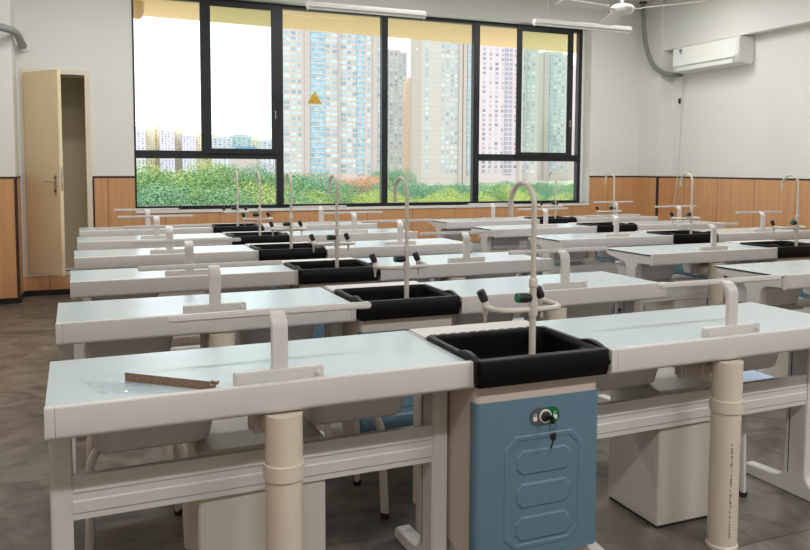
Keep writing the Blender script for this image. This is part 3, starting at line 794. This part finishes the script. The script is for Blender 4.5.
# trees
def tree_mesh(seed, nleaf, R, leaf, lm):
    rnd = random.Random(seed); t = bmesh.new()
    blobs = [(Vector((rnd.uniform(-.55, .55)*R, rnd.uniform(-.5, .5)*R, rnd.uniform(-.25, .42)*R)), rnd.uniform(.38, .62)*R) for _ in range(9)]
    for _ in range(nleaf):
        c_, r_ = rnd.choice(blobs)
        d_ = Vector((rnd.gauss(0, 1), rnd.gauss(0, 1), rnd.gauss(.25, 1))).normalized()
        p = c_+d_*r_*rnd.uniform(.72, 1.03); p.z *= .85
        n_ = (d_+Vector((rnd.gauss(0, .5), rnd.gauss(0, .5), rnd.gauss(.3, .5)))).normalized()
        u = n_.orthogonal().normalized(); v = n_.cross(u); a = rnd.uniform(0, 6.28)
        u, v = u*math.cos(a)+v*math.sin(a), v*math.cos(a)-u*math.sin(a)
        s = leaf*rnd.uniform(.6, 1.3)
        t.faces.new([t.verts.new(p+u*s*x+v*s*y*.6) for x, y in ((-1, 0), (0, -.8), (1, 0), (0, .8))])
    m_ = MB(); m_._add(t); return m_, blobs
LM = [leaf_mat('leaf_green', (84, 130, 78), (150, 182, 116)), leaf_mat('leaf_lime', (138, 168, 88), (206, 208, 128)), leaf_mat('leaf_deep', (82, 128, 102), (140, 178, 140)), leaf_mat('leaf_orange', (196, 150, 122), (214, 178, 146))]
protos = []
for s in range(4):
    m_, bl = tree_mesh(20+s, 17000, 4.0, .078, None)
    o = empty('tree'); m_.build('foliage', LM[s], o, 0)
    tk = MB(); tk.tube([(0, 0, -8), (.1, .05, -5), (0, 0, -2), (0, 0, 0)], lambda i: (.28, .22, .18, .1)[i], 8)
    for c_, r_ in bl[:5]: tk.tube([(0, 0, -2.5), tuple(c_*.5+Vector((0, 0, -.9))), tuple(c_)], .07, 6)
    tk.build('trunk', 'trunk', o); protos.append(o)
TR = [  # px centre, top y, distance, scale, kind
    (128, 168, 44, 1.0, 0), (150, 164, 47, 1.05, 0), (176, 163, 50, 1.1, 1), (200, 165, 52, 1.05, 0), (226, 160, 60, 1.1, 1), (246, 161, 58, 1.0, 2), (268, 170, 54, 1.0, 0), (288, 170, 62, 1.0, 2),
    (140, 181, 36, .8, 2), (165, 182, 37, .85, 0), (190, 184, 38, .8, 2), (214, 181, 39, .85, 0), (240, 184, 40, .8, 1), (262, 186, 41, .8, 2), (282, 186, 42, .8, 1),
    (308, 174, 80, 1.15, 2), (296, 186, 52, .85, 1), (322, 184, 60, .9, 2), (345, 190, 58, .8, 1), (370, 191, 60, .85, 1), (373, 175, 120, 1.3, 3), (354, 177, 125, 1.2, 3), (390, 170, 130, 1.3, 2), (398, 182, 75, 1.0, 2), (416, 186, 70, .9, 2),
    (440, 187, 90, 1.0, 2), (462, 190, 85, .9, 1), (436, 193, 62, .8, 1), (484, 190, 80, .9, 0), (503, 188, 82, .95, 1), (524, 188, 95, 1.0, 0), (546, 190, 90, .9, 2), (568, 189, 95, 1.0, 0), (590, 188, 90, 1.0, 2), (428, 184, 150, 1.5, 2), (452, 185, 165, 1.5, 0), (470, 183, 150, 1.5, 2), (492, 184, 160, 1.5, 0), (512, 182, 170, 1.6, 2), (534, 183, 165, 1.5, 0), (553, 182, 155, 1.5, 2), (576, 183, 160, 1.5, 0), (598, 182, 165, 1.6, 2), (310, 184, 110, 1.4, 0), (335, 183, 120, 1.4, 2), (515, 194, 60, .7, 1), (556, 195, 64, .7, 1), (478, 195, 60, .7, 1), (410, 195, 55, .7, 1)]
names = ['mid green', 'yellow green', 'deep green', 'orange brown']
panes = [(0, 283, 'the left window'), (283, 385, 'the stickered pane'), (385, 477, 'the fourth pane'), (477, 700, 'the right window')]
cnt = {}; usedp = set()
TR.sort(key=lambda q: q[0])
word = list(range(1, 30)) if 0 else ['first', 'second', 'third', 'fourth', 'fifth', 'sixth', 'seventh', 'eighth', 'ninth', 'tenth', 'eleventh', 'twelfth']
for px, ty, Y, s, k in TR:
    p = at(px, ty+(3 if Y < 70 and px < 290 else -3 if k == 3 else -1), Y)
    o = protos[k] if k not in usedp else copy_tree(protos[k]); usedp.add(k)
    o.scale = (s, s, s); o.rotation_euler = (0, 0, random.uniform(0, 6.28)); o.location = (p.x, Y, p.z-3.0*s)
    pn = next(q[2] for q in panes if q[0] <= px < q[1])
    cnt[(k, pn)] = cnt.get((k, pn), 0)+1
    tag(o, '%s tree outside %s, %s of its colour from left' % (names[k], pn, word[cnt[(k, pn)]-1]), 'tree', 'trees outside the window')

# ------------------------------------------------------------------ light
w = bpy.data.worlds.new('sky'); sc.world = w; w.use_nodes = True
nt = w.node_tree; bg = nt.nodes['Background']
bg.inputs['Color'].default_value = (.93, .96, 1.0, 1); bg.inputs['Strength'].default_value = 2.0
sun = bpy.data.lights.new('sun', 'SUN'); sun.energy = 1.5; sun.angle = math.radians(3); sun.color = (1, .96, .9)
so = bpy.data.objects.new('sun', sun); col.objects.link(so); so.rotation_euler = Vector((-.55, -.5, .95)).to_track_quat('Z', 'Y').to_euler()
def area(x, y, z, sx, sy, e, c=(1, .99, .98)):
    l = bpy.data.lights.new('fill_light', 'AREA'); l.shape = 'RECTANGLE'; l.size = sx; l.size_y = sy; l.energy = e; l.color = c  # fill added under the ceiling to brighten the room; no fixture carries it
    o = bpy.data.objects.new('fill_light', l); col.objects.link(o); o.location = (x, y, z); return o
for x in (.3, 3.2, 6.0):
    for y, e in ((-2.5, 66), (2.9, 40), (5.2, 30)): area(x, y, 3.6, 1.3, .2, e)
vs_ = sc.view_settings; sc.display_settings.display_device = 'sRGB'
vs_.view_transform = 'Standard'; vs_.look = 'None'; vs_.gamma = 1; vs_.use_curve_mapping = False; vs_.exposure = 0
sc.cycles.max_bounces = 10; sc.cycles.diffuse_bounces = 5; sc.cycles.transparent_max_bounces = 16
sc.cycles.sample_clamp_indirect = 6
